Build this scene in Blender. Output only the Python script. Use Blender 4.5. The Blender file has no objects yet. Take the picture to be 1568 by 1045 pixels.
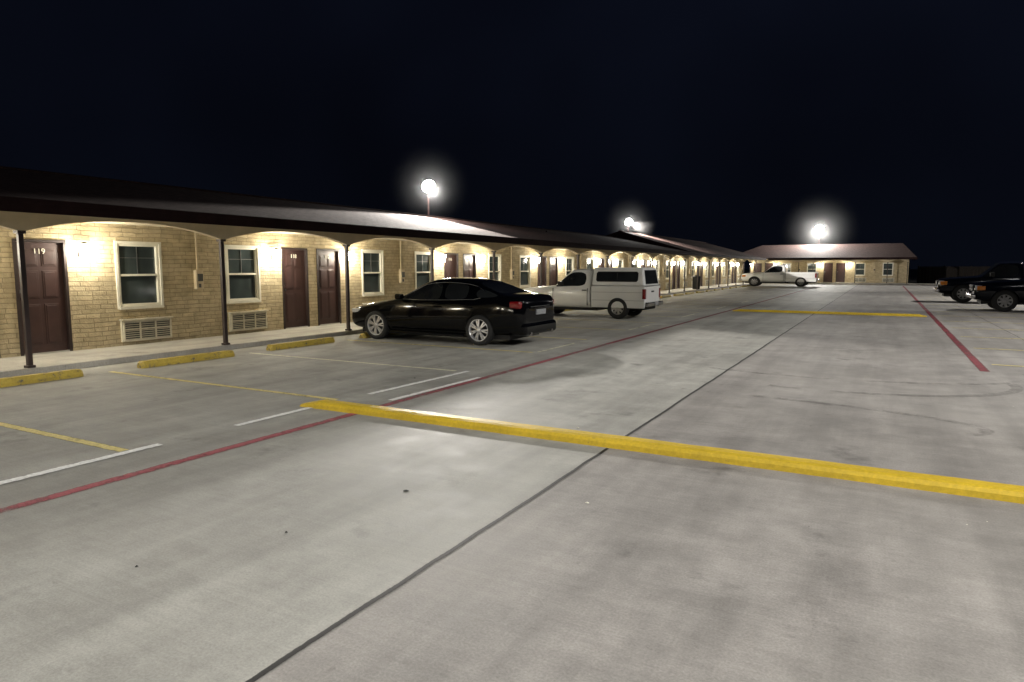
import bpy, bmesh, math, random
from mathutils import Vector, Matrix
random.seed(4)
S=bpy.context.scene
S.view_settings.view_transform='Standard'
S.view_settings.look='None'
S.view_settings.exposure=0
COL=S.collection

# ------------------------------------------------------------ materials
def newmat(name):
    m=bpy.data.materials.new(name); m.use_nodes=True
    nt=m.node_tree
    return m,nt,nt.nodes['Principled BSDF']
def N(nt,t,**kw):
    n=nt.nodes.new(t)
    for k,v in kw.items(): setattr(n,k,v)
    return n
def L(nt,a,b): nt.links.new(a,b)
def noise(nt,vec,scale,detail=4,rough=.6):
    n=N(nt,'ShaderNodeTexNoise'); n.inputs['Scale'].default_value=scale
    n.inputs['Detail'].default_value=detail; n.inputs['Roughness'].default_value=rough
    if vec is not None: L(nt,vec,n.inputs['Vector'])
    return n.outputs['Fac']
def ramp(nt,fac,stops):
    r=N(nt,'ShaderNodeValToRGB')
    e=r.color_ramp.elements
    while len(e)<len(stops): e.new(.5)
    for i,(p,c) in enumerate(stops):
        e[i].position=p
        e[i].color=(c,c,c,1) if not hasattr(c,'__len__') else (*c,1)
    L(nt,fac,r.inputs['Fac']); return r.outputs['Color']
def mixc(nt,fac,a,b,mode='MIX'):
    m=N(nt,'ShaderNodeMix',data_type='RGBA',blend_type=mode)
    if isinstance(fac,(int,float)): m.inputs[0].default_value=fac
    else: L(nt,fac,m.inputs[0])
    for s,v in ((6,a),(7,b)):
        if hasattr(v,'__len__'): m.inputs[s].default_value=(*v,1)
        else: L(nt,v,m.inputs[s])
    return m.outputs[2]
def bump(nt,p,h,strength=.3,dist=.01):
    b=N(nt,'ShaderNodeBump'); b.inputs['Strength'].default_value=strength
    b.inputs['Distance'].default_value=dist
    L(nt,h,b.inputs['Height']); L(nt,b.outputs['Normal'],p.inputs['Normal'])
def simple(name,col,rough=.6,metal=0,var=.25,scale=6,bmp=0,coat=0,emit=0,ecol=None,spec=.5):
    m,nt,p=newmat(name)
    tc=N(nt,'ShaderNodeTexCoord')
    f=noise(nt,tc.outputs['Object'],scale)
    c=ramp(nt,f,[(.3,[x*(1-var) for x in col]),(.7,[min(1,x*(1+var*.6)) for x in col])])
    L(nt,c,p.inputs['Base Color'])
    p.inputs['Roughness'].default_value=rough
    p.inputs['Metallic'].default_value=metal
    p.inputs['Specular IOR Level'].default_value=spec
    p.inputs['Coat Weight'].default_value=coat
    p.inputs['Coat Roughness'].default_value=.04
    if bmp: bump(nt,p,noise(nt,tc.outputs['Object'],scale*8),bmp,.01)
    if emit:
        p.inputs['Emission Color'].default_value=(*(ecol or col),1)
        p.inputs['Emission Strength'].default_value=emit
    return m

def brickmat(name,c1,c2,mort,bw,rh,ms,bstr=.6,rough=.85,dist=.05,var=.72,spec=.3):
    m,nt,p=newmat(name)
    uv=N(nt,'ShaderNodeUVMap').outputs['UV']
    dn=N(nt,'ShaderNodeTexNoise'); dn.inputs['Scale'].default_value=2.6; dn.inputs['Detail'].default_value=5; L(nt,uv,dn.inputs['Vector'])
    sub=N(nt,'ShaderNodeVectorMath',operation='MULTIPLY_ADD')
    L(nt,dn.outputs['Color'],sub.inputs[0]); sub.inputs[1].default_value=(dist*1.6,dist,0); L(nt,uv,sub.inputs[2])
    b=N(nt,'ShaderNodeTexBrick'); L(nt,sub.outputs[0],b.inputs['Vector'])
    b.inputs['Scale'].default_value=1; b.inputs['Brick Width'].default_value=bw
    b.inputs['Row Height'].default_value=rh; b.inputs['Mortar Size'].default_value=ms
    b.inputs['Mortar Smooth'].default_value=.6; b.inputs['Bias'].default_value=0
    b.inputs['Color1'].default_value=(*c1,1); b.inputs['Color2'].default_value=(*c2,1); b.inputs['Mortar'].default_value=(*mort,1)
    b.squash=1.6; b.squash_frequency=3; b.offset_frequency=2
    n1=noise(nt,uv,5,5); n2=noise(nt,uv,35,3)
    c=mixc(nt,1,b.outputs['Color'],ramp(nt,n1,[(.3,var),(.7,1.1)]),'MULTIPLY')
    L(nt,c,p.inputs['Base Color']); p.inputs['Roughness'].default_value=rough; p.inputs['Specular IOR Level'].default_value=spec
    sep=N(nt,'ShaderNodeMath',operation='MULTIPLY'); L(nt,b.outputs['Fac'],sep.inputs[0]); sep.inputs[1].default_value=-1
    add=N(nt,'ShaderNodeMath',operation='MULTIPLY_ADD'); L(nt,n2,add.inputs[0]); add.inputs[1].default_value=.6; L(nt,sep.outputs[0],add.inputs[2])
    add2=N(nt,'ShaderNodeMath',operation='MULTIPLY_ADD'); L(nt,n1,add2.inputs[0]); add2.inputs[1].default_value=1.4; L(nt,add.outputs[0],add2.inputs[2])
    bump(nt,p,add2.outputs[0],bstr,.025)
    return m

M={}
M['stone']=brickmat('tan_stone_brick',(.61,.51,.33),(.51,.42,.27),(.34,.28,.175),.27,.088,.007,.8,.85,.045,.76)
M['shingle']=brickmat('roof_shingles',(.070,.040,.035),(.095,.056,.048),(.03,.02,.018),.25,.14,.012,.4,.95,.02,.72,.1)
M['stucco']=simple('beige_stucco',(.60,.51,.35),.8,var=.12,scale=3,bmp=.15)
M['soffit']=simple('soffit_paint',(.50,.44,.31),.8,var=.1,scale=2)
M['fascia']=simple('fascia_brown',(.024,.012,.012),.8,var=.3,scale=3,spec=.1)
M['post']=simple('post_brown',(.035,.022,.02),.5,var=.3,scale=5)
M['door']=simple('door_brown',(.060,.030,.027),.45,var=.2,scale=4)
M['white']=simple('white_vinyl',(.80,.77,.66),.45,var=.06,scale=5)
M['trim']=simple('tan_trim',(.6,.5,.34),.7,var=.12,scale=5)
M['ac']=simple('ac_cream',(.66,.62,.5),.5,var=.15,scale=9)
M['acdark']=simple('ac_slot',(.08,.08,.07),.7)
M['metal']=simple('galvanised_metal',(.25,.25,.25),.4,.8,var=.2)
M['black']=simple('black_plastic',(.010,.010,.010),.6,var=.3,spec=.3)
def glassmat(name,col,rough=.05,spec=.6):
    m,nt,p=newmat(name); tc=N(nt,'ShaderNodeTexCoord')
    f=noise(nt,tc.outputs['Object'],1.2,2)
    L(nt,ramp(nt,f,[(.3,[x*.6 for x in col]),(.7,[x*1.3 for x in col])]),p.inputs['Base Color'])
    p.inputs['Roughness'].default_value=rough; p.inputs['Specular IOR Level'].default_value=spec
    return m
M['wglass']=glassmat('window_glass',(.055,.07,.072),.08)
M['cglass']=glassmat('car_glass',(.018,.020,.021),.03,.5)
M['bulb']=simple('lamp_glass_lit',(1,.97,.88),.3,emit=70,ecol=(1,.97,.86))
M['flood']=simple('flood_lens_lit',(1,1,1),.3,emit=90,ecol=(1,.985,.95))
M['tyre']=simple('tyre_rubber',(.014,.014,.014),.8,var=.3,scale=20)
M['rim']=simple('alloy_rim',(.75,.75,.77),.25,.7,var=.1)
M['steel']=simple('steel_wheel',(.30,.30,.30),.4,.4,var=.3)
M['chrome']=simple('chrome',(.6,.6,.6),.15,1,var=.1)
M['redlens']=simple('tail_light_lens',(.20,.006,.008),.15,coat=.6,var=.2)
M['headlens']=simple('head_light_lens',(.55,.57,.6),.1,coat=.8,var=.2)
M['orange']=simple('marker_lens',(.6,.2,.02),.2)
M['plate']=simple('license_plate',(.30,.31,.32),.4,var=.4,scale=25)
M['blackpaint']=simple('black_car_paint',(.0022,.0024,.0032),.07,var=.15,spec=.28)
M['whitepaint']=simple('white_car_paint',(.80,.80,.78),.35,var=.05,coat=.5,scale=2)
M['whitepaint2']=simple('white_shell_paint',(.78,.78,.76),.45,var=.06,coat=.2,scale=3)
M['darkpaint']=simple('dark_blue_paint',(.003,.004,.008),.1,var=.15,spec=.25)

def concrete(name,cl,cr,xs):
    m,nt,p=newmat(name)
    tc=N(nt,'ShaderNodeTexCoord'); v=tc.outputs['Object']
    sep=N(nt,'ShaderNodeSeparateXYZ'); L(nt,v,sep.inputs[0])
    st=N(nt,'ShaderNodeMath',operation='GREATER_THAN'); L(nt,sep.outputs['X'],st.inputs[0]); st.inputs[1].default_value=xs
    base=mixc(nt,st.outputs[0],cl,cr)
    n1=noise(nt,v,.35,6,.65); n2=noise(nt,v,2.2,8,.72); n3=noise(nt,v,75,4,.65)
    mp=N(nt,'ShaderNodeMapping'); mp.inputs['Scale'].default_value=(1.0,20,1); mp.inputs['Rotation'].default_value=(0,0,.03); L(nt,v,mp.inputs['Vector'])
    n4=noise(nt,mp.outputs[0],1.3,7,.75)
    mp2=N(nt,'ShaderNodeMapping'); mp2.inputs['Scale'].default_value=(2.4,.20,1); L(nt,v,mp2.inputs['Vector'])
    n5=noise(nt,mp2.outputs[0],.9,5,.6)
    c=mixc(nt,1,base,ramp(nt,n1,[(.3,.70),(.68,1.14)]),'MULTIPLY')
    c=mixc(nt,1,c,ramp(nt,n2,[(.28,.70),(.6,1.07)]),'MULTIPLY')
    c=mixc(nt,1,c,ramp(nt,n4,[(.3,.90),(.7,1.08)]),'MULTIPLY')
    c=mixc(nt,1,c,ramp(nt,n5,[(.35,.80),(.6,1.06)]),'MULTIPLY')
    c=mixc(nt,1,c,ramp(nt,n3,[(.3,.80),(.7,1.16)]),'MULTIPLY')
    n6=noise(nt,v,1.3,6,.65)
    c=mixc(nt,1,c,ramp(nt,n6,[(.27,.52),(.40,1)]),'MULTIPLY')
    n8=noise(nt,v,9,5,.7)
    c=mixc(nt,1,c,ramp(nt,n8,[(.25,.70),(.37,1)]),'MULTIPLY')
    n7=noise(nt,v,.16,5,.6)
    c=mixc(nt,ramp(nt,n7,[(.42,0),(.62,.35)]),c,(.25,.235,.215))
    L(nt,c,p.inputs['Base Color'])
    L(nt,ramp(nt,n2,[(.3,.60),(.7,.80)]),p.inputs['Roughness']); p.inputs['Specular IOR Level'].default_value=.35
    a=N(nt,'ShaderNodeMath',operation='MULTIPLY_ADD'); L(nt,n4,a.inputs[0]); a.inputs[1].default_value=.35; L(nt,n3,a.inputs[2])
    bump(nt,p,a.outputs[0],.35,.004)
    return m
M['lot']=concrete('lot_concrete',(.43,.425,.39),(.365,.345,.325),-2.14)
M['walk']=concrete('sidewalk_concrete',(.46,.44,.39),(.46,.44,.39),99)
M['dirt']=simple('dark_ground',(.03,.03,.025),.95,var=.4,scale=.5)

def paint(name,col,lo,hi,scale=9,top=1):
    m,nt,p=newmat(name)
    tc=N(nt,'ShaderNodeTexCoord'); v=tc.outputs['Object']
    n1=noise(nt,v,scale,8,.75); n2=noise(nt,v,.8,3,.5); 
    n3=noise(nt,v,40,3)
    c=mixc(nt,1,col,ramp(nt,n3,[(.3,.7),(.7,1.05)]),'MULTIPLY'); L(nt,c,p.inputs['Base Color'])
    p.inputs['Roughness'].default_value=.7
    a=N(nt,'ShaderNodeMath',operation='MULTIPLY_ADD'); L(nt,n2,a.inputs[0]); a.inputs[1].default_value=.8; L(nt,n1,a.inputs[2])
    fac=ramp(nt,a.outputs[0],[(lo,0),(hi,top)])
    uv=N(nt,'ShaderNodeUVMap').outputs['UV']; s=N(nt,'ShaderNodeSeparateXYZ'); L(nt,uv,s.inputs[0])
    e=N(nt,'ShaderNodeMath',operation='PINGPONG'); L(nt,s.outputs['Y'],e.inputs[0]); e.inputs[1].default_value=.5
    e2=N(nt,'ShaderNodeMath',operation='MULTIPLY_ADD'); L(nt,n1,e2.inputs[0]); e2.inputs[1].default_value=.5; L(nt,e.outputs[0],e2.inputs[2])
    ef=ramp(nt,e2.outputs[0],[(.24,0),(.42,1)])
    f=mixc(nt,1,fac,ef,'MULTIPLY')
    out=nt.nodes['Material Output']; tr=N(nt,'ShaderNodeBsdfTransparent'); mx=N(nt,'ShaderNodeMixShader')
    L(nt,f,mx.inputs[0]); L(nt,tr.outputs[0],mx.inputs[1]); L(nt,p.outputs[0],mx.inputs[2]); L(nt,mx.outputs[0],out.inputs['Surface'])
    return m
M['red']=paint('red_line_paint',(.40,.10,.12),.62,1.15)
M['redfar']=paint('red_line_paint_dark',(.24,.03,.045),.50,.95)
M['yl']=paint('faded_yellow_paint',(.78,.66,.26),.52,.88)
M['yl2']=paint('pale_line_paint',(.8,.78,.60),.48,.84)
M['wh']=paint('white_line_paint',(.95,.95,.92),.42,.76)
M['joint']=paint('joint_tar',(.022,.021,.02),.30,.55,20)
M['crack']=paint('crack_thin',(.12,.11,.10),.6,1.0,14)
M['skid']=paint('tyre_marks',(.14,.13,.12),.80,1.3,4,.30)
def yellowblock(name,col,w):
    m,nt,p=newmat(name); tc=N(nt,'ShaderNodeTexCoord'); v=tc.outputs['Object']
    n1=noise(nt,v,7,8,.75); n2=noise(nt,v,30,4); n0=noise(nt,v,1.2,3)
    c=mixc(nt,ramp(nt,n1,[(w,1),(w+.07,0)]),col,(.16,.14,.10))
    c=mixc(nt,1,c,ramp(nt,n2,[(.3,.8),(.7,1.06)]),'MULTIPLY')
    c=mixc(nt,1,c,ramp(nt,n0,[(.3,.78),(.6,1.05)]),'MULTIPLY')
    L(nt,c,p.inputs['Base Color']); p.inputs['Roughness'].default_value=.6
    bump(nt,p,n1,.3,.008); return m
M['hump']=yellowblock('yellow_bump_paint',(.68,.47,.025),.29)
M['stop']=yellowblock('wheel_stop_paint',(.50,.37,.06),.40)

# ------------------------------------------------------------ mesh helpers
def empty(name,loc=(0,0,0),rot=0):
    o=bpy.data.objects.new(name,None); o.location=loc; o.rotation_euler=(0,0,rot); COL.objects.link(o); return o
def finish(name,bm,mats,parent=None,smooth=False,uv=True,loc=None):
    me=bpy.data.meshes.new(name)
    if uv:
        ul=bm.loops.layers.uv.verify()
        bm.normal_update()
        for f in bm.faces:
            if f.tag: continue
            n=f.normal; ax=max(range(3),key=lambda i:abs(n[i]))
            for l in f.loops:
                c=l.vert.co
                l[ul].uv=(c.y,c.z) if ax==0 else ((c.x,c.z) if ax==1 else (c.x,c.y))
    bm.to_mesh(me); bm.free()
    for m in mats: me.materials.append(M[m] if isinstance(m,str) else m)
    if smooth:
        for p in me.polygons: p.use_smooth=True
    o=bpy.data.objects.new(name,me); COL.objects.link(o)
    if parent: o.parent=parent
    if loc: o.location=loc
    return o
def box(bm,x0,x1,y0,y1,z0,z1,mi=0,bev=0,seg=2):
    r=bmesh.ops.create_cube(bm,size=1)
    vs=r['verts']
    for v in vs:
        v.co=Vector(((x0+x1)/2+v.co.x*(x1-x0),(y0+y1)/2+v.co.y*(y1-y0),(z0+z1)/2+v.co.z*(z1-z0)))
    fs=set(f for v in vs for f in v.link_faces)
    for f in fs: f.material_index=mi
    if bev:
        es=list(set(e for v in vs for e in v.link_edges))
        g=bmesh.ops.bevel(bm,geom=es,offset=bev,segments=seg,affect='EDGES',profile=.5)
        for f in g['faces']: f.material_index=mi
def quad(bm,pts,mi=0):
    f=bm.faces.new([bm.verts.new(p) for p in pts]); f.material_index=mi; return f
def cyl(bm,p0,p1,r0,r1=None,seg=14,mi=0,cap=True):
    r1=r0 if r1 is None else r1
    p0=Vector(p0);p1=Vector(p1); d=(p1-p0); z=d.normalized()
    x=z.orthogonal().normalized(); y=z.cross(x)
    a=[];b=[]
    for i in range(seg):
        t=2*math.pi*i/seg; o=x*math.cos(t)+y*math.sin(t)
        a.append(bm.verts.new(p0+o*r0)); b.append(bm.verts.new(p1+o*r1))
    for i in range(seg):
        f=bm.faces.new([a[i],a[(i+1)%seg],b[(i+1)%seg],b[i]]); f.material_index=mi
    if cap:
        f=bm.faces.new(a[::-1]); f.material_index=mi
        f=bm.faces.new(b); f.material_index=mi
def ribbon(bm,pts,w,z,mi=0):
    ul=bm.loops.layers.uv.verify()
    P=[Vector((p[0],p[1])) for p in pts]; prev=None; s=0
    for i,p in enumerate(P):
        a=P[max(i-1,0)]; b=P[min(i+1,len(P)-1)]
        t=(b-a).normalized(); n=Vector((-t.y,t.x))
        if i: s+=(p-P[i-1]).length
        ww=w
        cur=(bm.verts.new((p.x+n.x*ww/2,p.y+n.y*ww/2,z)),bm.verts.new((p.x-n.x*ww/2,p.y-n.y*ww/2,z)),s)
        if prev:
            f=bm.faces.new([prev[0],prev[1],cur[1],cur[0]]); f.tag=True; f.material_index=mi
            uvs=[(prev[2],0),(prev[2],1),(cur[2],1),(cur[2],0)]
            for l,u in zip(f.loops,uvs): l[ul].uv=u
        prev=cur
def line(bm,x0,y0,x1,y1,w,z,mi=0,step=1.0,jit=0):
    n=max(1,int(math.hypot(x1-x0,y1-y0)/step))
    pts=[]
    for i in range(n+1):
        t=i/n
        pts.append((x0+(x1-x0)*t+random.uniform(-jit,jit),y0+(y1-y0)*t+random.uniform(-jit,jit)))
    ribbon(bm,pts,w,z,mi)

# ------------------------------------------------------------ ground
bm=bmesh.new(); quad(bm,[(-500,-200,-.02),(500,-200,-.02),(500,900,-.02),(-500,900,-.02)])
finish('ground',bm,['dirt'])
bm=bmesh.new(); quad(bm,[(-11.65,-25,0),(30,-25,0),(30,79,0),(-11.65,79,0)])
finish('parking_lot',bm,['lot'])
bm=bmesh.new()
box(bm,-13.32,-11.55,-25,79,-.01,.10,0,.012)
box(bm,-11.53,6,78.3,80.0,-.01,.10,0,.012)
finish('sidewalk',bm,['walk'])

bm=bmesh.new()
mk=['red','redfar','yl','yl2','wh','joint','crack','skid']
line(bm,-5.2,-10,-5.2,14,.13,.004,0,1,.008)
line(bm,-5.2,14,-5.1,77,.13,.004,1,1,.006)
line(bm,1.5,13,1.6,72,.15,.004,1)
for n in range(-5,26):
    y=6.28+2.72*n
    line(bm,-10.75,y,-5.95,y,.11,.004,3 if n==1 else 2)
line(bm,-5.87,-6,-5.87,3.85,.12,.008,4)
line(bm,-5.87,4.7,-5.87,5.75,.11,.008,4)
line(bm,-5.83,6.75,-5.75,9.05,.12,.008,4)
line(bm,-5.32,6.55,-5.27,8.6,.11,.0085,4)
for y in (11.8,17.2,22.6,28,33.5): line(bm,-5.87,y,-5.87,y+1.8,.10,.008,3)
for n in range(0,18):
    y=14+2.72*n
    line(bm,1.7,y,6.8,y,.10,.004,2)
line(bm,-2.14,-12,-2.14,5.74,.036,.004,5,.25,.007)
line(bm,-2.14,6.05,-2.14,78,.036,.004,5,.4,.006)
line(bm,-11.4,-0.35,-2.14,-0.35,.02,.0035,5,.4,.006)
for y in (15.3,34,54): line(bm,-11.4,y,14,y,.016,.0035,6,.5,.004)
line(bm,2.9,-8,2.9,78,.02,.0035,6,.5,.006)
line(bm,-8.3,9,-8.3,78,.014,.0035,6,.5,.004)
def arc(cx,cy,rx,ry,a0,a1,w):
    ribbon(bm,[(cx+rx*math.cos(a0+(a1-a0)*i/20),cy+ry*math.sin(a0+(a1-a0)*i/20)) for i in range(21)],w,.0065,7)
arc(-.6,11.5,2.3,1.6,-1.9,.2,.16); arc(-.8,12.6,2.8,1.6,-2.2,-.2,.14); arc(-2.6,8.2,3.6,.9,-.3,1.5,.14)
finish('parking_markings',bm,mk)

bm=bmesh.new()
def blob(x,y,r,h,mi):
    k=7; c=bm.verts.new((x,y,h)); ring=[bm.verts.new((x+r*random.uniform(.6,1.2)*math.cos(6.283*i/k),y+r*random.uniform(.5,1.1)*math.sin(6.283*i/k),.004)) for i in range(k)]
    for i in range(k): f=bm.faces.new([c,ring[i],ring[(i+1)%k]]); f.material_index=mi
for x,y,r,mi in [(-3.03,3.9,.026,0),(-3.2,2.9,.013,0),(-3.55,2.15,.010,0),(-1.75,4.3,.016,1),(-2.7,6.35,.018,1),(-6.1,8.1,.02,0)]:
    blob(x,y,r,.012,mi)
for i in range(40): blob(random.uniform(-9,2),random.uniform(4.5,25),random.uniform(.004,.010),.005,random.choice([0,0,1]))
finish('litter',bm,['black','white'])

def speedbump(x0,x1,y):
    bm=bmesh.new(); n=int((x1-x0)/.25)
    prof=[(-.120,.0),(-.114,.045),(-.092,.074),(-.05,.082),(.05,.082),(.092,.074),(.114,.045),(.120,0)]
    rows=[]
    for i in range(n+1):
        x=x0+(x1-x0)*i/n; dy=random.uniform(-.005,.005); s=1 if 0<i<n else .35
        rows.append([bm.verts.new((x,py+dy,pz*s+random.uniform(-.002,.002)*(pz>0))) for py,pz in prof])
    for a,b in zip(rows,rows[1:]):
        for j in range(len(prof)-1): bm.faces.new([a[j],a[j+1],b[j+1],b[j]])
    bm.faces.new(rows[0]); bm.faces.new(rows[-1][::-1])
    return finish('speed_bump',bm,['hump'],smooth=False,loc=(0,y,0))
speedbump(-6.05,3.4,5.88)
speedbump(-5.0,1.35,26.8)
def wheelstop(x,y,l=1.8):
    bm=bmesh.new()
    prof=[(-.085,0),(-.085,.05),(-.055,.115),(.055,.115),(.085,.05),(.085,0)]
    xs=[-l/2,-l/2+.04,l/2-.04,l/2]; rows=[]
    for i,s in enumerate(xs):
        k=.75 if i in(0,3) else 1
        rows.append([bm.verts.new((px*k,s,pz*k)) for px,pz in prof])
    for a,b in zip(rows,rows[1:]):
        for j in range(5): bm.faces.new([a[j],a[j+1],b[j+1],b[j]])
    bm.faces.new(rows[0]); bm.faces.new(rows[-1][::-1])
    bmesh.ops.recalc_face_normals(bm,faces=bm.faces)
    finish('wheel_stop',bm,['stop'],loc=(x+random.uniform(-.03,.03),y,0)).rotation_euler=(0,0,random.uniform(-.02,.02))
for n in range(-4,24): wheelstop(-10.72,7.64+2.72*n)

# ------------------------------------------------------------ motel building
LAMPW=62
def building(name,mp,s0,s1,D0,P,ks,H=2.62,cols=None,detail=True):
    root=empty(name)
    def bx(bm,a,b,n0,n1,z0,z1,mi=0,bev=0):
        p=mp(a,n0,z0); q=mp(b,n1,z1)
        box(bm,min(p[0],q[0]),max(p[0],q[0]),min(p[1],q[1]),max(p[1],q[1]),z0,z1,mi,bev)
    wins=[];doors=[];acs=[]
    for k in ks:
        D=D0+P*k
        for a,b in ((-1.08,-.20),(.12,1.0)):
            doors.append((D+a,D+b,.10,2.16))
        for a in (1.95,4.5):
            if D+a+.95<s1 and D+a>s0: wins.append((D+a,D+a+.88,.88,2.13)); acs.append((D+a-.02,D+a+1.06,.17,.60))
    doors=[d for d in doors if d[0]>s0+.1 and d[1]<s1-.1]
    ops=doors+wins
    bm=bmesh.new()
    ss=sorted(set([s0,s1]+[o[0] for o in ops]+[o[1] for o in ops]))
    for a,b in zip(ss,ss[1:]):
        mid=(a+b)/2; o=[q for q in ops if q[0]<mid<q[1]]
        if not o: quad(bm,[mp(a,0,0),mp(b,0,0),mp(b,0,H),mp(a,0,H)])
        else:
            o=o[0]
            quad(bm,[mp(a,0,0),mp(b,0,0),mp(b,0,o[2]),mp(a,0,o[2])])
            quad(bm,[mp(a,0,o[3]),mp(b,0,o[3]),mp(b,0,H),mp(a,0,H)])
    d=-.12
    for a,b,z0,z1 in ops:
        for pts in ([mp(a,0,z0),mp(a,d,z0),mp(a,d,z1),mp(a,0,z1)],[mp(b,0,z0),mp(b,d,z0),mp(b,d,z1),mp(b,0,z1)],
                    [mp(a,0,z1),mp(b,0,z1),mp(b,d,z1),mp(a,d,z1)],[mp(a,0,z0),mp(b,0,z0),mp(b,d,z0),mp(a,d,z0)]):
            quad(bm,pts)
    B=-8.2
    quad(bm,[mp(s0,0,0),mp(s0,B,0),mp(s0,B,H),mp(s0,0,H)]); quad(bm,[mp(s1,0,0),mp(s1,B,0),mp(s1,B,H),mp(s1,0,H)])
    quad(bm,[mp(s0,B,0),mp(s1,B,0),mp(s1,B,H),mp(s0,B,H)])
    finish('walls',bm,['stone'],root)
    bm=bmesh.new()
    for a,b,z0,z1 in doors:
        bx(bm,a+.055,b-.055,-.10,-.055,z0+.03,z1-.055,0)
        for fa,fb,f0,f1 in ((a+.002,a+.05,z0,z1-.052),(b-.05,b-.002,z0,z1-.052),(a+.002,b-.002,z1-.05,z1-.002)):
            bx(bm,fa,fb,-.10,.018,f0,f1,1)
        w=b-a-.11; x0=a+.055
        for r0,r1 in ((.22,.95),(1.05,1.55),(1.63,1.93)):
            for c in (0,1):
                p0=x0+w*(.14+.40*c); p1=p0+w*.32
                bx(bm,p0,p1,-.06,-.047,z0+r0-.05,z0+r1-.05,0,.006)
                bx(bm,p0+.03,p1-.03,-.05,-.040,z0+r0-.02,z0+r1-.08,0,.004)
        hs=a+.11
        p=mp(hs,-.055,1.1); q=mp(hs,-.005,1.1); cyl(bm,p,q,.028,mi=2); 
        bx(bm,hs-.03,hs+.03,-.056,-.048,1.2,1.27,2)
        bx(bm,a,b,-.1,.01,z0-.002,z0+.028,2)
    finish('doors',bm,['door','post','chrome'],root)
    bm=bmesh.new()
    for a,b,z0,z1 in wins:
        t=.05
        for q in ((a,a+t,z0,z1),(b-t,b,z0,z1),(a+t,b-t,z1-t,z1),(a+t,b-t,z0,z0+t),(a+t,b-t,(z0+z1)/2-.022,(z0+z1)/2+.022)):
            bx(bm,q[0]+.001,q[1]-.001,-.07,-.005,q[2]+.001,q[3]-.001,0)
        for q in ((a-.05,a,z0-.05,z1+.05),(b,b+.05,z0-.05,z1+.05),(a,b,z1,z1+.05),(a-.02,b+.02,z0-.06,z0)):
            bx(bm,q[0],q[1],-.02,.022 if q[2]!=z0-.06 else .05,q[2],q[3],0)
        zm=(z0+z1)/2
        bx(bm,(a+b)/2-.006,(a+b)/2+.006,-.062,-.05,zm+.02,z1-t,2)
        bx(bm,a+t,b-t,-.062,-.052,zm+.34,zm+.350,2)
        quad(bm,[mp(a+t,-.066,z0+t),mp(b-t,-.066,z0+t),mp(b-t,-.066,z1-t),mp(a+t,-.066,z1-t)],1)
    finish('windows',bm,['white','wglass','metal'],root)
    bm=bmesh.new()
    for a,b,z0,z1 in acs:
        bx(bm,a,b,-.05,.05,z0,z1,0,.008)
        bx(bm,a+.04,b-.04,.045,.053,z0+.04,z1-.04,1)
        for i in range(4):
            c=a+.04+(b-a-.08)*i/3; bx(bm,c-.014,c+.014,.05,.075,z0+.03,z1-.03,0)
        bx(bm,a+.04,b-.04,.05,.075,(z0+z1)/2+.02,(z0+z1)/2+.045,0)
        for i in range(9):
            z=z0+.05+i*(z1-z0-.1)/8
            bx(bm,a+.05,b-.05,.052,.066,z-.006,z+.006,0)
        bx(bm,a-.02,b+.02,-.02,.09,z1,z1+.025,0)
    finish('air_conditioners',bm,['ac','acdark'],root)
    bm=bmesh.new(); lamps=bmesh.new()
    for k in ks:
        D=D0+P*k
        c=D+3.7
        if c<s1-1:
            bx(bm,c-.08,c+.10,0,.10,1.18,1.60,0,.01); bx(bm,c-.05,c+.07,.10,.125,1.36,1.52,1,.005); bx(bm,c-.03,c+.01,.1,.13,1.22,1.3,1)
            bx(bm,c+.0,c+.03,0,.03,1.6,2.5,0)
        for off in (-1.34,1.27):
            s=D+off
            if not(s0<s<s1-.2): continue
            bx(bm,s-.06,s+.06,0,.03,1.86,2.10,2,.008)
            cyl(bm,mp(s,.03,2.08),mp(s,.14,2.11),.012,mi=2)
            cyl(bm,mp(s,.13,2.09),mp(s,.13,2.13),.085,.03,mi=2)
            cyl(lamps,mp(s,.13,1.86),mp(s,.13,2.088),.08,.105,seg=14)
            ld=bpy.data.lights.new('wall_lamp_light','POINT'); ld.energy=LAMPW*random.uniform(.8,1.15); ld.color=(1,.91,.72); ld.shadow_soft_size=.06
            lo=bpy.data.objects.new('wall_lamp_light',ld); COL.objects.link(lo); lo.parent=root; lo.location=mp(s,.30,1.97)
    finish('meter_boxes_and_lamp_brackets',bm,['trim','acdark','post'],root)
    finish('wall_lamps',lamps,['bulb'],root)
    bm=bmesh.new(); ar=bmesh.new()
    cs=[D0-.55+P/2*i for i in range(-40,60)]
    cs=[c for c in cs if s0-.1<c<s1+.1] if cols is None else cols
    for c in cs:
        bx(bm,c-.036,c+.036,1.644,1.716,.10,2.22,0,.006); bx(bm,c-.06,c+.06,1.62,1.74,.10,.14,0,.006)
        bx(bm,c-.06,c+.06,1.61,1.75,2.17,2.22,0,.004)
    finish('porch_posts',bm,['post'],root)
    NN=18
    for a,b in zip(cs,cs[1:]):
        prev=None
        for i in range(NN+1):
            t=i/NN; s=a+(b-a)*t; u=abs(2*t-1)
            z=2.44-.24*(u**2.2)
            if i in(0,NN): z=2.20
            if prev:
                z0p,sp=prev
                for nn in (1.61,1.75): quad(ar,[mp(sp,nn,z0p),mp(s,nn,z),mp(s,nn,2.50),mp(sp,nn,2.50)])
                quad(ar,[mp(sp,1.61,z0p),mp(s,1.61,z),mp(s,1.75,z),mp(sp,1.75,z0p)])
            prev=(z,s)
    finish('porch_arches',ar,['stucco'],root)
    return root
mainmap=lambda s,n,z:(-13.3+n,s,z)
main=building('motel_building',mainmap,-22,76,13.3,7.2,range(-4,9))
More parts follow.
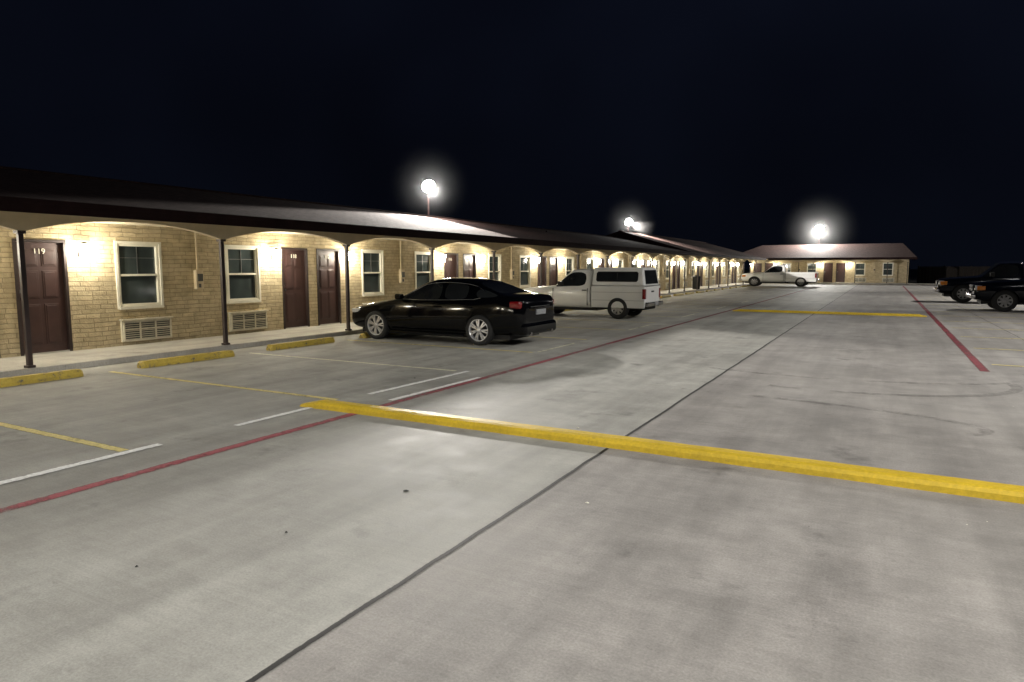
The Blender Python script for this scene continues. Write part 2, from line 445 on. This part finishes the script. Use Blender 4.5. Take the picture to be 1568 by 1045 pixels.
def roof_main(root):
    bm=bmesh.new()
    ex=-11.15; bxk=-21.9; rx=-16.5; ze=2.64
    def sec(y0,y1,zr,hip=0):
        yr=y1-hip
        quad(bm,[(ex,y0,ze),(ex,y1,ze),(rx,yr,zr),(rx,y0,zr)],0)
        quad(bm,[(bxk,y0,ze),(bxk,y1,ze),(rx,yr,zr),(rx,y0,zr)],0)
        f=bm.faces.new([bm.verts.new(p) for p in [(ex,y1,ze),(bxk,y1,ze),(rx,yr,zr)]])
        if not hip: f.material_index=1
        f=bm.faces.new([bm.verts.new(p) for p in [(ex,y0,ze),(bxk,y0,ze),(rx,y0,zr)]]); f.material_index=1
        box(bm,rx-.12,rx+.12,y0,yr,zr-.03,zr+.03,0,.02)
    sec(-23,46,3.75); sec(46.02,77,4.25,5)
    finish('roof',bm,['shingle','fascia'],root)
    bm=bmesh.new()
    box(bm,ex,ex+.03,-23,77,2.46,2.655,0,.004)
    box(bm,ex+.03,ex+.05,-23,77,2.60,2.67,0,.004)
    box(bm,bxk,ex,77.0,77.03,2.47,2.655)
    finish('fascia',bm,['fascia'],root)
    bm=bmesh.new(); box(bm,-13.3,ex-.002,-23,77,2.502,2.53); finish('soffit',bm,['soffit'],root)
    bm=bmesh.new()
    for y in (31,): cyl(bm,(-15,y,2.9),(-15,y,3.5),.05)
    finish('roof_vents',bm,['fascia'],root)
roof_main(main)
endmap=lambda s,n,z:(s,80-n,z)
endb=building('motel_building',endmap,-13.2,2.2,-4.6,7.2,range(-1,1),cols=[-11.4,-8.0,-4.6-2.0,-4.6+2.0,.3,2.05])
bm=bmesh.new()
x0,x1,y0,y1,ze,zr=-15.5,2.8,77.9,88.7,2.68,4.25; ym=83.3
a=[(x0,y0,ze),(x1,y0,ze),(x1,y1,ze),(x0,y1,ze),(x0+3,ym,zr),(x1-1.2,ym,zr)]
vv=[bm.verts.new(p) for p in a]
for f in ((0,1,5,4),(1,2,5),(2,3,4,5),(3,0,4)): bm.faces.new([vv[i] for i in f])
M['shingle2']=brickmat('roof_shingles_red',(.10,.062,.055),(.13,.08,.07),(.04,.03,.03),.25,.14,.012,.4,.9,.02)
finish('roof',bm,['shingle2'],endb)
bm=bmesh.new(); box(bm,-11.05,x1,y0-.03,y0,2.48,2.70); box(bm,x1,x1+.03,y0-.03,y1,2.48,2.70); finish('fascia',bm,['fascia'],endb)
bm=bmesh.new(); box(bm,-11.1,x1,y0,80,2.502,2.53); finish('soffit',bm,['soffit'],endb)

for k in (-1,0,1,2):
    for j,off in enumerate((-.64,.56)):
        c=bpy.data.curves.new('door_number','FONT'); c.body=str(118-2*k-j); c.size=.14; c.extrude=.003; c.align_x='CENTER'
        o=bpy.data.objects.new('door_number',c); COL.objects.link(o); o.parent=main
        o.location=(-13.3-.036,13.3+7.2*k+off,1.90); o.rotation_euler=(math.radians(90),0,math.radians(90)); c.materials.append(M['white'])

# ------------------------------------------------------------ street lamps
def glowmat(dens,rad):  # scattering volume that imitates the glare halo round a lamp
    hz=bpy.data.materials.new('lamp_glow_scatter'); hz.use_nodes=True; nt=hz.node_tree
    nt.nodes.remove(nt.nodes['Principled BSDF']); vs_=N(nt,'ShaderNodeVolumeScatter')
    tc=N(nt,'ShaderNodeTexCoord'); ln=N(nt,'ShaderNodeVectorMath',operation='LENGTH'); L(nt,tc.outputs['Object'],ln.inputs[0])
    mr=N(nt,'ShaderNodeMapRange'); mr.inputs['From Min'].default_value=0; mr.inputs['From Max'].default_value=rad
    mr.inputs['To Min'].default_value=1; mr.inputs['To Max'].default_value=0; L(nt,ln.outputs['Value'],mr.inputs['Value'])
    pw=N(nt,'ShaderNodeMath',operation='POWER'); L(nt,mr.outputs[0],pw.inputs[0]); pw.inputs[1].default_value=2.5
    mu=N(nt,'ShaderNodeMath',operation='MULTIPLY'); L(nt,pw.outputs[0],mu.inputs[0]); mu.inputs[1].default_value=dens
    L(nt,mu.outputs[0],vs_.inputs['Density'])
    L(nt,vs_.outputs[0],nt.nodes['Material Output'].inputs['Volume'])
    return hz
def streetlamp(x,y,z,aim,power,spot=None,base=0,lampr=.27,glow_r=0,dens=.03,shield=False):
    r=empty('street_lamp',(x,y,0))
    bm=bmesh.new(); cyl(bm,(0,0,base),(0,0,z-.1),.05,.035); box(bm,-.16,.16,-.16,.16,base,base+.03)
    finish('pole',bm,['fascia'],r)
    d=Vector((aim[0]-x,aim[1]-y,0)).normalized()
    head=empty('head',(0,0,z)); head.parent=r
    head.rotation_euler=(0,math.radians(38),math.atan2(d.y,d.x))
    bm=bmesh.new(); box(bm,-.18,.05,-.22,.22,-.18,.18,0,.04); 
    for i in range(7): box(bm,-.26,-.16,-.19+i*.063-.008,-.19+i*.063+.008,-.14,.14)
    cyl(bm,(-.1,0,-.3),(-.1,0,0),.03); finish('housing',bm,['metal'],head)
    bm=bmesh.new(); bmesh.ops.create_uvsphere(bm,u_segments=20,v_segments=12,radius=lampr)
    for v in bm.verts: v.co.x=.06+max(v.co.x,-.05)*.9
    finish('lens',bm,['flood'],head,smooth=True)
    ld=bpy.data.lights.new('flood_light','SPOT' if shield else 'POINT'); ld.energy=power; ld.color=(1,.97,.91); ld.shadow_soft_size=.2
    o=bpy.data.objects.new('flood_light',ld); COL.objects.link(o); o.parent=r; o.location=(d.x*.5,d.y*.5,z-.32)
    if shield:
        ld.spot_size=math.radians(106); ld.spot_blend=.12; ld.shadow_soft_size=.35
        o.rotation_euler=Vector((d.x,d.y,-3.2)).to_track_quat('-Z','Y').to_euler()
    if glow_r:  # added ball of scatter for the lamp's bloom, not weather
        bm=bmesh.new(); bmesh.ops.create_icosphere(bm,subdivisions=4,radius=glow_r)
        finish('glow_ball',bm,[glowmat(dens,glow_r)],r,loc=(d.x*.1,d.y*.1,z))
    if spot:
        tgt,pw,ang=spot
        ld=bpy.data.lights.new('roof_spot','SPOT'); ld.energy=pw; ld.spot_size=math.radians(ang); ld.spot_blend=.25; ld.shadow_soft_size=.15; ld.color=(1,.95,.88)
        o=bpy.data.objects.new('roof_spot',ld); COL.objects.link(o); o.parent=r; p=Vector((d.x*.5,d.y*.5,z-.2)); o.location=p
        o.rotation_euler=(Vector(tgt)-Vector((x,y,0))-p).to_track_quat('-Z','Y').to_euler()
    return r
streetlamp(-17.0,23.7,5.1,(0,12,0),450,((-12.6,18.6,2.8),13000,56),glow_r=1.9,dens=.06)
streetlamp(-17.0,49.2,5.1,(0,30,0),450,((-12.4,53,2.8),15000,56),glow_r=2.2,dens=.06)
streetlamp(-6.6,84,6.0,(-6,60,0),6000,glow_r=4.6,lampr=.5,dens=.035)
for px,py,pz,aim,pw in ((7.5,4,8.5,(-5,6,0),3900),(8,20,8.5,(-5,20,0),3700),(10,42,8.5,(-3,42,0),5200),(-1,-7,8.5,(-4,8,0),3400),(14,64,8.5,(-3,64,0),5000)):
    streetlamp(px,py,pz,aim,pw,shield=True)

r=empty('trash_can',(-12.0,50,.1)); bm=bmesh.new(); cyl(bm,(0,0,0),(0,0,.85),.26,.29,20); cyl(bm,(0,0,.85),(0,0,.9),.31,.31,20); cyl(bm,(0,0,.9),(0,0,1.02),.3,.12,20)
finish('bin',bm,['black'],r)

bm=bmesh.new()
for i in range(110):
    x=3.2+i*.3; box(bm,x,x+.285,86,86.03,0,1.8+random.uniform(-.01,.01))
for i in range(14): box(bm,3.2+i*2.4,3.3+i*2.4,86.03,86.13,0,1.9)
finish('wooden_fence',bm,[simple('fence_wood',(.025,.019,.015),.9,var=.3)])

# ------------------------------------------------------------ vehicles
def section(st):
    kind,x,zb,zt,w=st[:5]
    if kind=='low':
        h=zt-zb
        half=[(0,zb),(.7*w,zb),(.95*w,zb+.07),(w,zb+.42*h),(.985*w,zb+.74*h),(.945*w,zt-.045),(.88*w,zt-.02),(.78*w,zt-.008),(.45*w,zt+.008),(0,zt+.015)]
    else:
        zbelt,wt=st[5:7]; h=zbelt-zb
        half=[(0,zb),(.7*w,zb),(.95*w,zb+.07),(w,zb+.42*h),(.985*w,zb+.80*h),(.935*w,zbelt),(wt+.035,zt-.10),(wt,zt-.04),(wt*.6,zt-.005),(0,zt+.005)]
    return [(x,-y,z) for y,z in half]+[(x,y,z) for y,z in half[-2:0:-1]]
def loft(name,stations,flags,mats,parent,arches=(),sub=2,archR=.36,yw=.9):
    bm=bmesh.new()
    rings=[[bm.verts.new(p) for p in section(s)] for s in stations]
    n=len(rings[0])
    for i,(a,b) in enumerate(zip(rings,rings[1:])):
        for j in range(n):
            f=bm.faces.new([a[j],a[(j+1)%n],b[(j+1)%n],b[j]])
            hf=j if j<9 else 17-j
            fl=flags.get(i,'')
            if 's' in fl and hf==5: f.material_index=1
            if 'w' in fl and hf in(7,8): f.material_index=1
    bm.faces.new(rings[0][::-1]); bm.faces.new(rings[-1])
    bmesh.ops.recalc_face_normals(bm,faces=bm.faces)
    cl=bm.edges.layers.float.get('crease_edge') or bm.edges.layers.float.new('crease_edge')
    for e in bm.edges:
        ms=set(f.material_index for f in e.link_faces)
        if len(ms)>1: e[cl]=.75
    o=finish(name,bm,mats,None,uv=False)
    m=o.modifiers.new('s','SUBSURF'); m.levels=sub; m.render_levels=sub
    cuts=[]
    for ax in arches:
        for sd in (-1,1):
            b2=bmesh.new(); cyl(b2,(ax[0],sd*(yw-.30),ax[1]),(ax[0],sd*(yw+.3),ax[1]),archR,seg=40)
            bmesh.ops.recalc_face_normals(b2,faces=b2.faces)
            c=finish('cut',b2,['black'],None,uv=False); cuts.append(c)
            bo=o.modifiers.new('b','BOOLEAN'); bo.object=c; bo.operation='DIFFERENCE'; bo.solver='EXACT'
            try: bo.material_mode='TRANSFER'
            except Exception: pass
    bpy.context.view_layer.update()
    dg=bpy.context.evaluated_depsgraph_get()
    me=bpy.data.meshes.new_from_object(o.evaluated_get(dg))
    o.modifiers.clear(); o.data=me
    for c in cuts: bpy.data.objects.remove(c)
    for p in me.polygons: p.use_smooth=True
    try: me.set_sharp_from_angle(angle=math.radians(40))
    except Exception: pass
    o.parent=parent
    return o
def lathe(bm,prof,cx,cz,sd,seg,mi,y0):
    rows=[]
    for r,y in prof:
        rows.append([bm.verts.new((cx+r*math.cos(2*math.pi*i/seg),sd*(y0+y),cz+r*math.sin(2*math.pi*i/seg))) for i in range(seg)])
    for a,b in zip(rows,rows[1:]):
        for i in range(seg):
            f=bm.faces.new([a[i],a[(i+1)%seg],b[(i+1)%seg],b[i]]); f.material_index=mi; f.smooth=True
def wheels(parent,xs,R,W,track,mats,ns=7,split=True,rr=.73):
    for x in xs:
        for sd in (-1,1):
            bm=bmesh.new(); seg=36; k_=rr/.73
            lathe(bm,[(.60*R,-W/2),(.9*R,-W/2),(.985*R,-.40*W),(R,-.25*W),(R,.25*W),(.985*R,.40*W),(.92*R,W/2),(.76*R*k_,.5*W),(.72*R*k_,.44*W)],x,R,sd,seg,0,track)
            lathe(bm,[(.73*R*k_,.45*W),(.71*R*k_,.48*W),(.67*R*k_,.44*W),(.65*R*k_,.1*W)],x,R,sd,seg,1,track)
            lathe(bm,[(.66*R*k_,.08*W),(.3*R,.05*W),(.001,.05*W)],x,R,sd,seg,2,track)
            lathe(bm,[(.14*R,.3*W),(.14*R,.44*W),(.10*R,.46*W),(.001,.46*W)],x,R,sd,16,1,track)
            a0=random.uniform(0,1)
            for k in range(ns):
                for dd in ((-.09,.09) if split else (0,)):
                    a=a0+2*math.pi*k/ns
                    wd=.032*R/.33 if split else .07
                    i0=Vector((math.cos(a),math.sin(a))); i1=Vector((math.cos(a+dd*1.6),math.sin(a+dd*1.6)))
                    p=i0*.10*R; q=i1*.69*R*k_; t=Vector((-i0.y,i0.x))*wd*.5
                    yo=track+.44*W; yi=track+.30*W
                    vs=[bm.verts.new((x+c.x,sd*y,R+c.y)) for c,y in ((p-t,yo),(p+t,yo),(q+t,yo-.01),(q-t,yo-.01),(p-t,yi),(p+t,yi),(q+t,yi),(q-t,yi))]
                    for f in ((0,1,2,3),(4,7,6,5),(0,3,7,4),(1,5,6,2),(0,4,5,1),(3,2,6,7)):
                        g=bm.faces.new([vs[i] for i in f]); g.material_index=1
            finish('wheel',bm,mats,parent,uv=False)

def sedan(name,loc,rot,paint):
    r=empty(name,loc,rot)
    st=[('low',2.38,.36,.60,.55),('low',2.33,.28,.66,.72),('low',2.20,.22,.73,.82),('low',1.95,.19,.80,.865),('low',1.47,.18,.88,.875),
        ('low',1.02,.18,.945,.88),('low',.88,.18,.965,.88),
        ('cab',.16,.18,1.375,.88,.935,.60),('cab',-.10,.18,1.42,.88,.94,.615),('cab',-.34,.18,1.435,.88,.95,.62),('cab',-.40,.18,1.435,.88,.95,.62),
        ('cab',-.75,.18,1.425,.88,.96,.615),('cab',-1.02,.18,1.395,.88,.975,.60),('cab',-1.18,.18,1.36,.88,.985,.59),
        ('low',-1.80,.20,1.10,.87),('low',-1.90,.21,1.09,.865),('low',-2.20,.24,1.075,.845),('low',-2.31,.28,1.05,.80),('low',-2.365,.33,.93,.72),('low',-2.375,.40,.80,.66)]
    fl={6:'sw',7:'s',8:'s',10:'s',11:'s',13:'sw'}
    loft('body',st,fl,[paint,'cglass','black'],r,arches=((1.47,.33),(-1.33,.33)),archR=.352,yw=.88)
    wheels(r,(1.47,-1.33),.33,.215,.768,['tyre','rim','black'],7,True)
    bm=bmesh.new()
    for sd in (-1,1):
        box(bm,.62,.78,min(sd*.86,sd*1.03),max(sd*.86,sd*1.03),.95,1.07,0,.035,3)
        for hx in (-.28,-1.08): box(bm,hx-.09,hx+.09,min(sd*.855,sd*.90),max(sd*.855,sd*.90),.80,.825,0,.008)
        box(bm,1.93,2.22,min(sd*.60,sd*.83),max(sd*.60,sd*.83),.60,.70,1,.03,3)
        box(bm,-2.32,-2.05,min(sd*.50,sd*.842),max(sd*.50,sd*.842),.80,.96,2,.045,3)
        box(bm,-.95,1.08,min(sd*.80,sd*.885),max(sd*.80,sd*.885),.17,.235,0,.02)
        tr=[(.78,.822,.962),(.16,.638,1.278),(-.10,.652,1.322),(-.37,.657,1.337),(-.75,.652,1.327),(-1.02,.637,1.297),(-1.20,.632,1.255),(-1.60,.765,1.06),(-1.2,.826,.985),(-.4,.832,.955),(.2,.832,.943),(.78,.828,.958)]
        for p,q in zip(tr,tr[1:]): cyl(bm,(p[0],sd*p[1],p[2]),(q[0],sd*q[1],q[2]),.009,seg=8,mi=3)
        cyl(bm,(-2.42,sd*.5,.27),(-2.2,sd*.5,.27),.04,mi=3)
    box(bm,-2.40,-2.33,-.22,.22,.66,.77,4,.005)
    box(bm,-2.385,-2.30,-.45,.45,.83,.85,3,.01)
    box(bm,2.30,2.395,-.38,.38,.44,.60,5,.02)
    for i in range(4): box(bm,2.36,2.41,-.36,.36,.46+i*.035,.472+i*.035,3)
    box(bm,-2.42,-2.05,-.76,.76,.24,.50,0,.07,4)
    box(bm,-2.0,2.0,-.7,.7,.14,.24,5)
    finish('trim_and_lights',bm,[paint,'headlens','redlens','chrome','plate','black'],r,uv=False)
    return r

def pickup(name,loc,rot,paint,shell=False,sc=(1,1,1),rimm='steel'):
    r=empty(name,loc,rot); r.scale=sc
    st=[('low',2.33,.42,.80,.70),('low',2.28,.36,.90,.79),('low',2.12,.33,.96,.83),('low',1.47,.31,1.01,.845),('low',.98,.31,1.045,.85),('low',.86,.31,1.06,.85),
        ('cab',.36,.31,1.585,.85,1.04,.63),('cab',.15,.31,1.62,.85,1.04,.645),('cab',-.28,.31,1.62,.85,1.04,.645),('cab',-.36,.31,1.61,.85,1.04,.64),('cab',-.41,.31,1.56,.84,1.04,.62),('cab',-.43,.36,1.50,.82,1.04,.58)]
    loft('cab',st,{5:'sw',6:'s',7:'s',9:''},[paint,'cglass','black'],r,arches=((1.47,.36),),archR=.385,yw=.85)
    bm=bmesh.new()
    x0,x1=-2.28,-.46
    box(bm,x0,x1,-.835,-.775,.36,1.06,0,.025,3); box(bm,x0,x1,.775,.835,.36,1.06,0,.025,3)
    box(bm,x0,x0+.05,-.775,.775,.45,1.05,0,.015); box(bm,x1-.05,x1,-.775,.775,.45,1.05,0,.015)
    box(bm,x0+.05,x1-.05,-.77,.77,.50,.55,0)
    bmesh.ops.recalc_face_normals(bm,faces=bm.faces)
    o=finish('bed',bm,[paint,'black'],r,uv=False)
    cuts=[]
    for sd in (-1,1):
        b2=bmesh.new(); cyl(b2,(-1.38,sd*.6,.36),(-1.38,sd*1.2,.36),.385,seg=40); bmesh.ops.recalc_face_normals(b2,faces=b2.faces)
        c=finish('cut',b2,['black'],None,uv=False); cuts.append(c)
        bo=o.modifiers.new('b','BOOLEAN'); bo.object=c; bo.operation='DIFFERENCE'
    bpy.context.view_layer.update()
    me=bpy.data.meshes.new_from_object(o.evaluated_get(bpy.context.evaluated_depsgraph_get())); o.modifiers.clear(); o.data=me
    for c in cuts: bpy.data.objects.remove(c)
    wheels(r,(1.47,-1.38),.355,.23,.725,['tyre',rimm,'black'],8,False,.60)
    bm=bmesh.new()
    box(bm,-2.2,-.48,-.60,.60,.30,.50,5); box(bm,-.6,2.1,-.6,.6,.24,.40,5)
    for sd in (-1,1):
        box(bm,-1.85,-.91,min(sd*.50,sd*.77),max(sd*.50,sd*.77),.45,.80,5)
        box(bm,.52,.66,min(sd*.84,sd*1.04),max(sd*.84,sd*1.04),1.03,1.20,5,.02)
        box(bm,-.30,-.14,min(sd*.83,sd*.865),max(sd*.83,sd*.865),.90,.93,5,.006)
        box(bm,2.05,2.30,min(sd*.48,sd*.79),max(sd*.48,sd*.79),.70,.86,1,.02)
        box(bm,2.02,2.25,min(sd*.76,sd*.82),max(sd*.76,sd*.82),.70,.84,6,.01)
        box(bm,-2.30,-2.20,min(sd*.72,sd*.842),max(sd*.72,sd*.842),.66,.98,2,.01)
        for sx in (-.33,.92): box(bm,sx-.004,sx+.004,min(sd*.80,sd*.855),max(sd*.80,sd*.855),.42,.98,5)
        for zr_ in (.60,.86): box(bm,-2.25,-.49,min(sd*.83,sd*.838),max(sd*.83,sd*.838),zr_,zr_+.006,5)
    box(bm,-2.42,-2.27,-.80,.80,.42,.56,3,.03); box(bm,-2.435,-2.41,-.16,.16,.45,.56,4,.004)
    box(bm,2.27,2.42,-.82,.82,.42,.58,3,.04)
    box(bm,2.29,2.35,-.47,.47,.66,.86,5,.01)
    for i in range(3): box(bm,2.33,2.36,-.46,.46,.70+i*.06,.715+i*.06,3)
    box(bm,-2.30,-2.27,-.12,.12,.86,.91,5,.01)
    finish('trim_and_lights',bm,[paint,'headlens','redlens','chrome','plate','black','orange'],r,uv=False)
    if shell:
        bm=bmesh.new()
        xa,xb=-2.27,-.47
        vs=[bm.verts.new(p) for p in [(xa,-.83,1.065),(xb,-.83,1.065),(xb,.83,1.065),(xa,.83,1.065),(xa+.10,-.70,1.66),(xb-.02,-.70,1.66),(xb-.02,.70,1.66),(xa+.10,.70,1.66)]]
        for f in ((0,3,2,1),(4,5,6,7),(0,1,5,4),(1,2,6,5),(2,3,7,6),(3,0,4,7)): bm.faces.new([vs[i] for i in f])
        bmesh.ops.bevel(bm,geom=list(bm.edges),offset=.07,segments=5,affect='EDGES',profile=.5)
        finish('camper_shell',bm,['whitepaint2'],r,uv=False,smooth=False)
        bm=bmesh.new()
        for sd in (-1,1):
            def P(x,z,o=.004): 
                t=(z-1.065)/.595; return (x,sd*(.83-.13*t+o),z)
            def panel(xs0,xs1,z0,z1,o,mi):
                c=.05
                pts=[(xs0+c,z0),(xs1-c,z0),(xs1,z0+c),(xs1,z1-c),(xs1-c,z1),(xs0+c,z1),(xs0,z1-c),(xs0,z0+c)]
                f=bm.faces.new([bm.verts.new(P(x,z,o)) for x,z in pts]); f.material_index=mi
            panel(-2.04,-.62,1.20,1.53,.004,1); panel(-2.02,-.64,1.22,1.51,.008,0)
            box(bm,-1.35,-1.33,min(sd*.76,sd*.795),max(sd*.76,sd*.795),1.22,1.5,1)
        def R(y,z,o): 
            t=(z-1.065)/.595; return (-2.27+.10*t-o,y,z)
        for o_,a_,mi in ((.004,.0,1),(.008,.02,0)):
            f=bm.faces.new([bm.verts.new(R(y,z,o_)) for y,z in [(-.68+a_,1.13+a_),(.68-a_,1.13+a_),(.62-a_,1.58-a_),(-.62+a_,1.58-a_)]]); f.material_index=mi
        finish('shell_windows',bm,['cglass','black'],r,uv=False)
    return r
sedan('sedan_car',(-8.83,13.07,0),math.pi,'blackpaint')
pickup('pickup_truck',(-8.88,21.62,0),math.pi,'whitepaint',True)
pickup('pickup_truck',(-8.2,64.9,0),math.pi,'whitepaint',False,(1.36,1.13,1.2))
pickup('pickup_truck',(5.75,32.2,0),math.pi,'darkpaint',False,(1.15,1.12,1.14),'steel')
pickup('pickup_truck',(5.1,39.2,0),math.pi,'darkpaint',False,(1.2,1.12,1.2),'steel')

# ------------------------------------------------------------ world + camera
w=bpy.data.worlds.new('World'); S.world=w; w.use_nodes=True; nt=w.node_tree
bg=nt.nodes['Background']; tc=N(nt,'ShaderNodeTexCoord'); sp=N(nt,'ShaderNodeSeparateXYZ'); L(nt,tc.outputs['Generated'],sp.inputs[0])
c=ramp(nt,sp.outputs['Z'],[(0,(.0018,.0024,.0046)),(.18,(.0018,.0024,.0050)),(.6,(.0030,.0040,.0090))])
nz=noise(nt,tc.outputs['Generated'],1.5,3)
c=mixc(nt,1,c,ramp(nt,nz,[(.35,.6),(.7,1.5)]),'MULTIPLY')
L(nt,c,bg.inputs['Color']); bg.inputs['Strength'].default_value=1.0

cam=bpy.data.cameras.new('camera'); co=bpy.data.objects.new('camera',cam); COL.objects.link(co)
co.location=(0,0,1.65); co.rotation_euler=(math.radians(90-6.18),0,math.radians(28.7))
cam.sensor_width=36; cam.lens=23.76; cam.clip_end=2000; S.camera=co
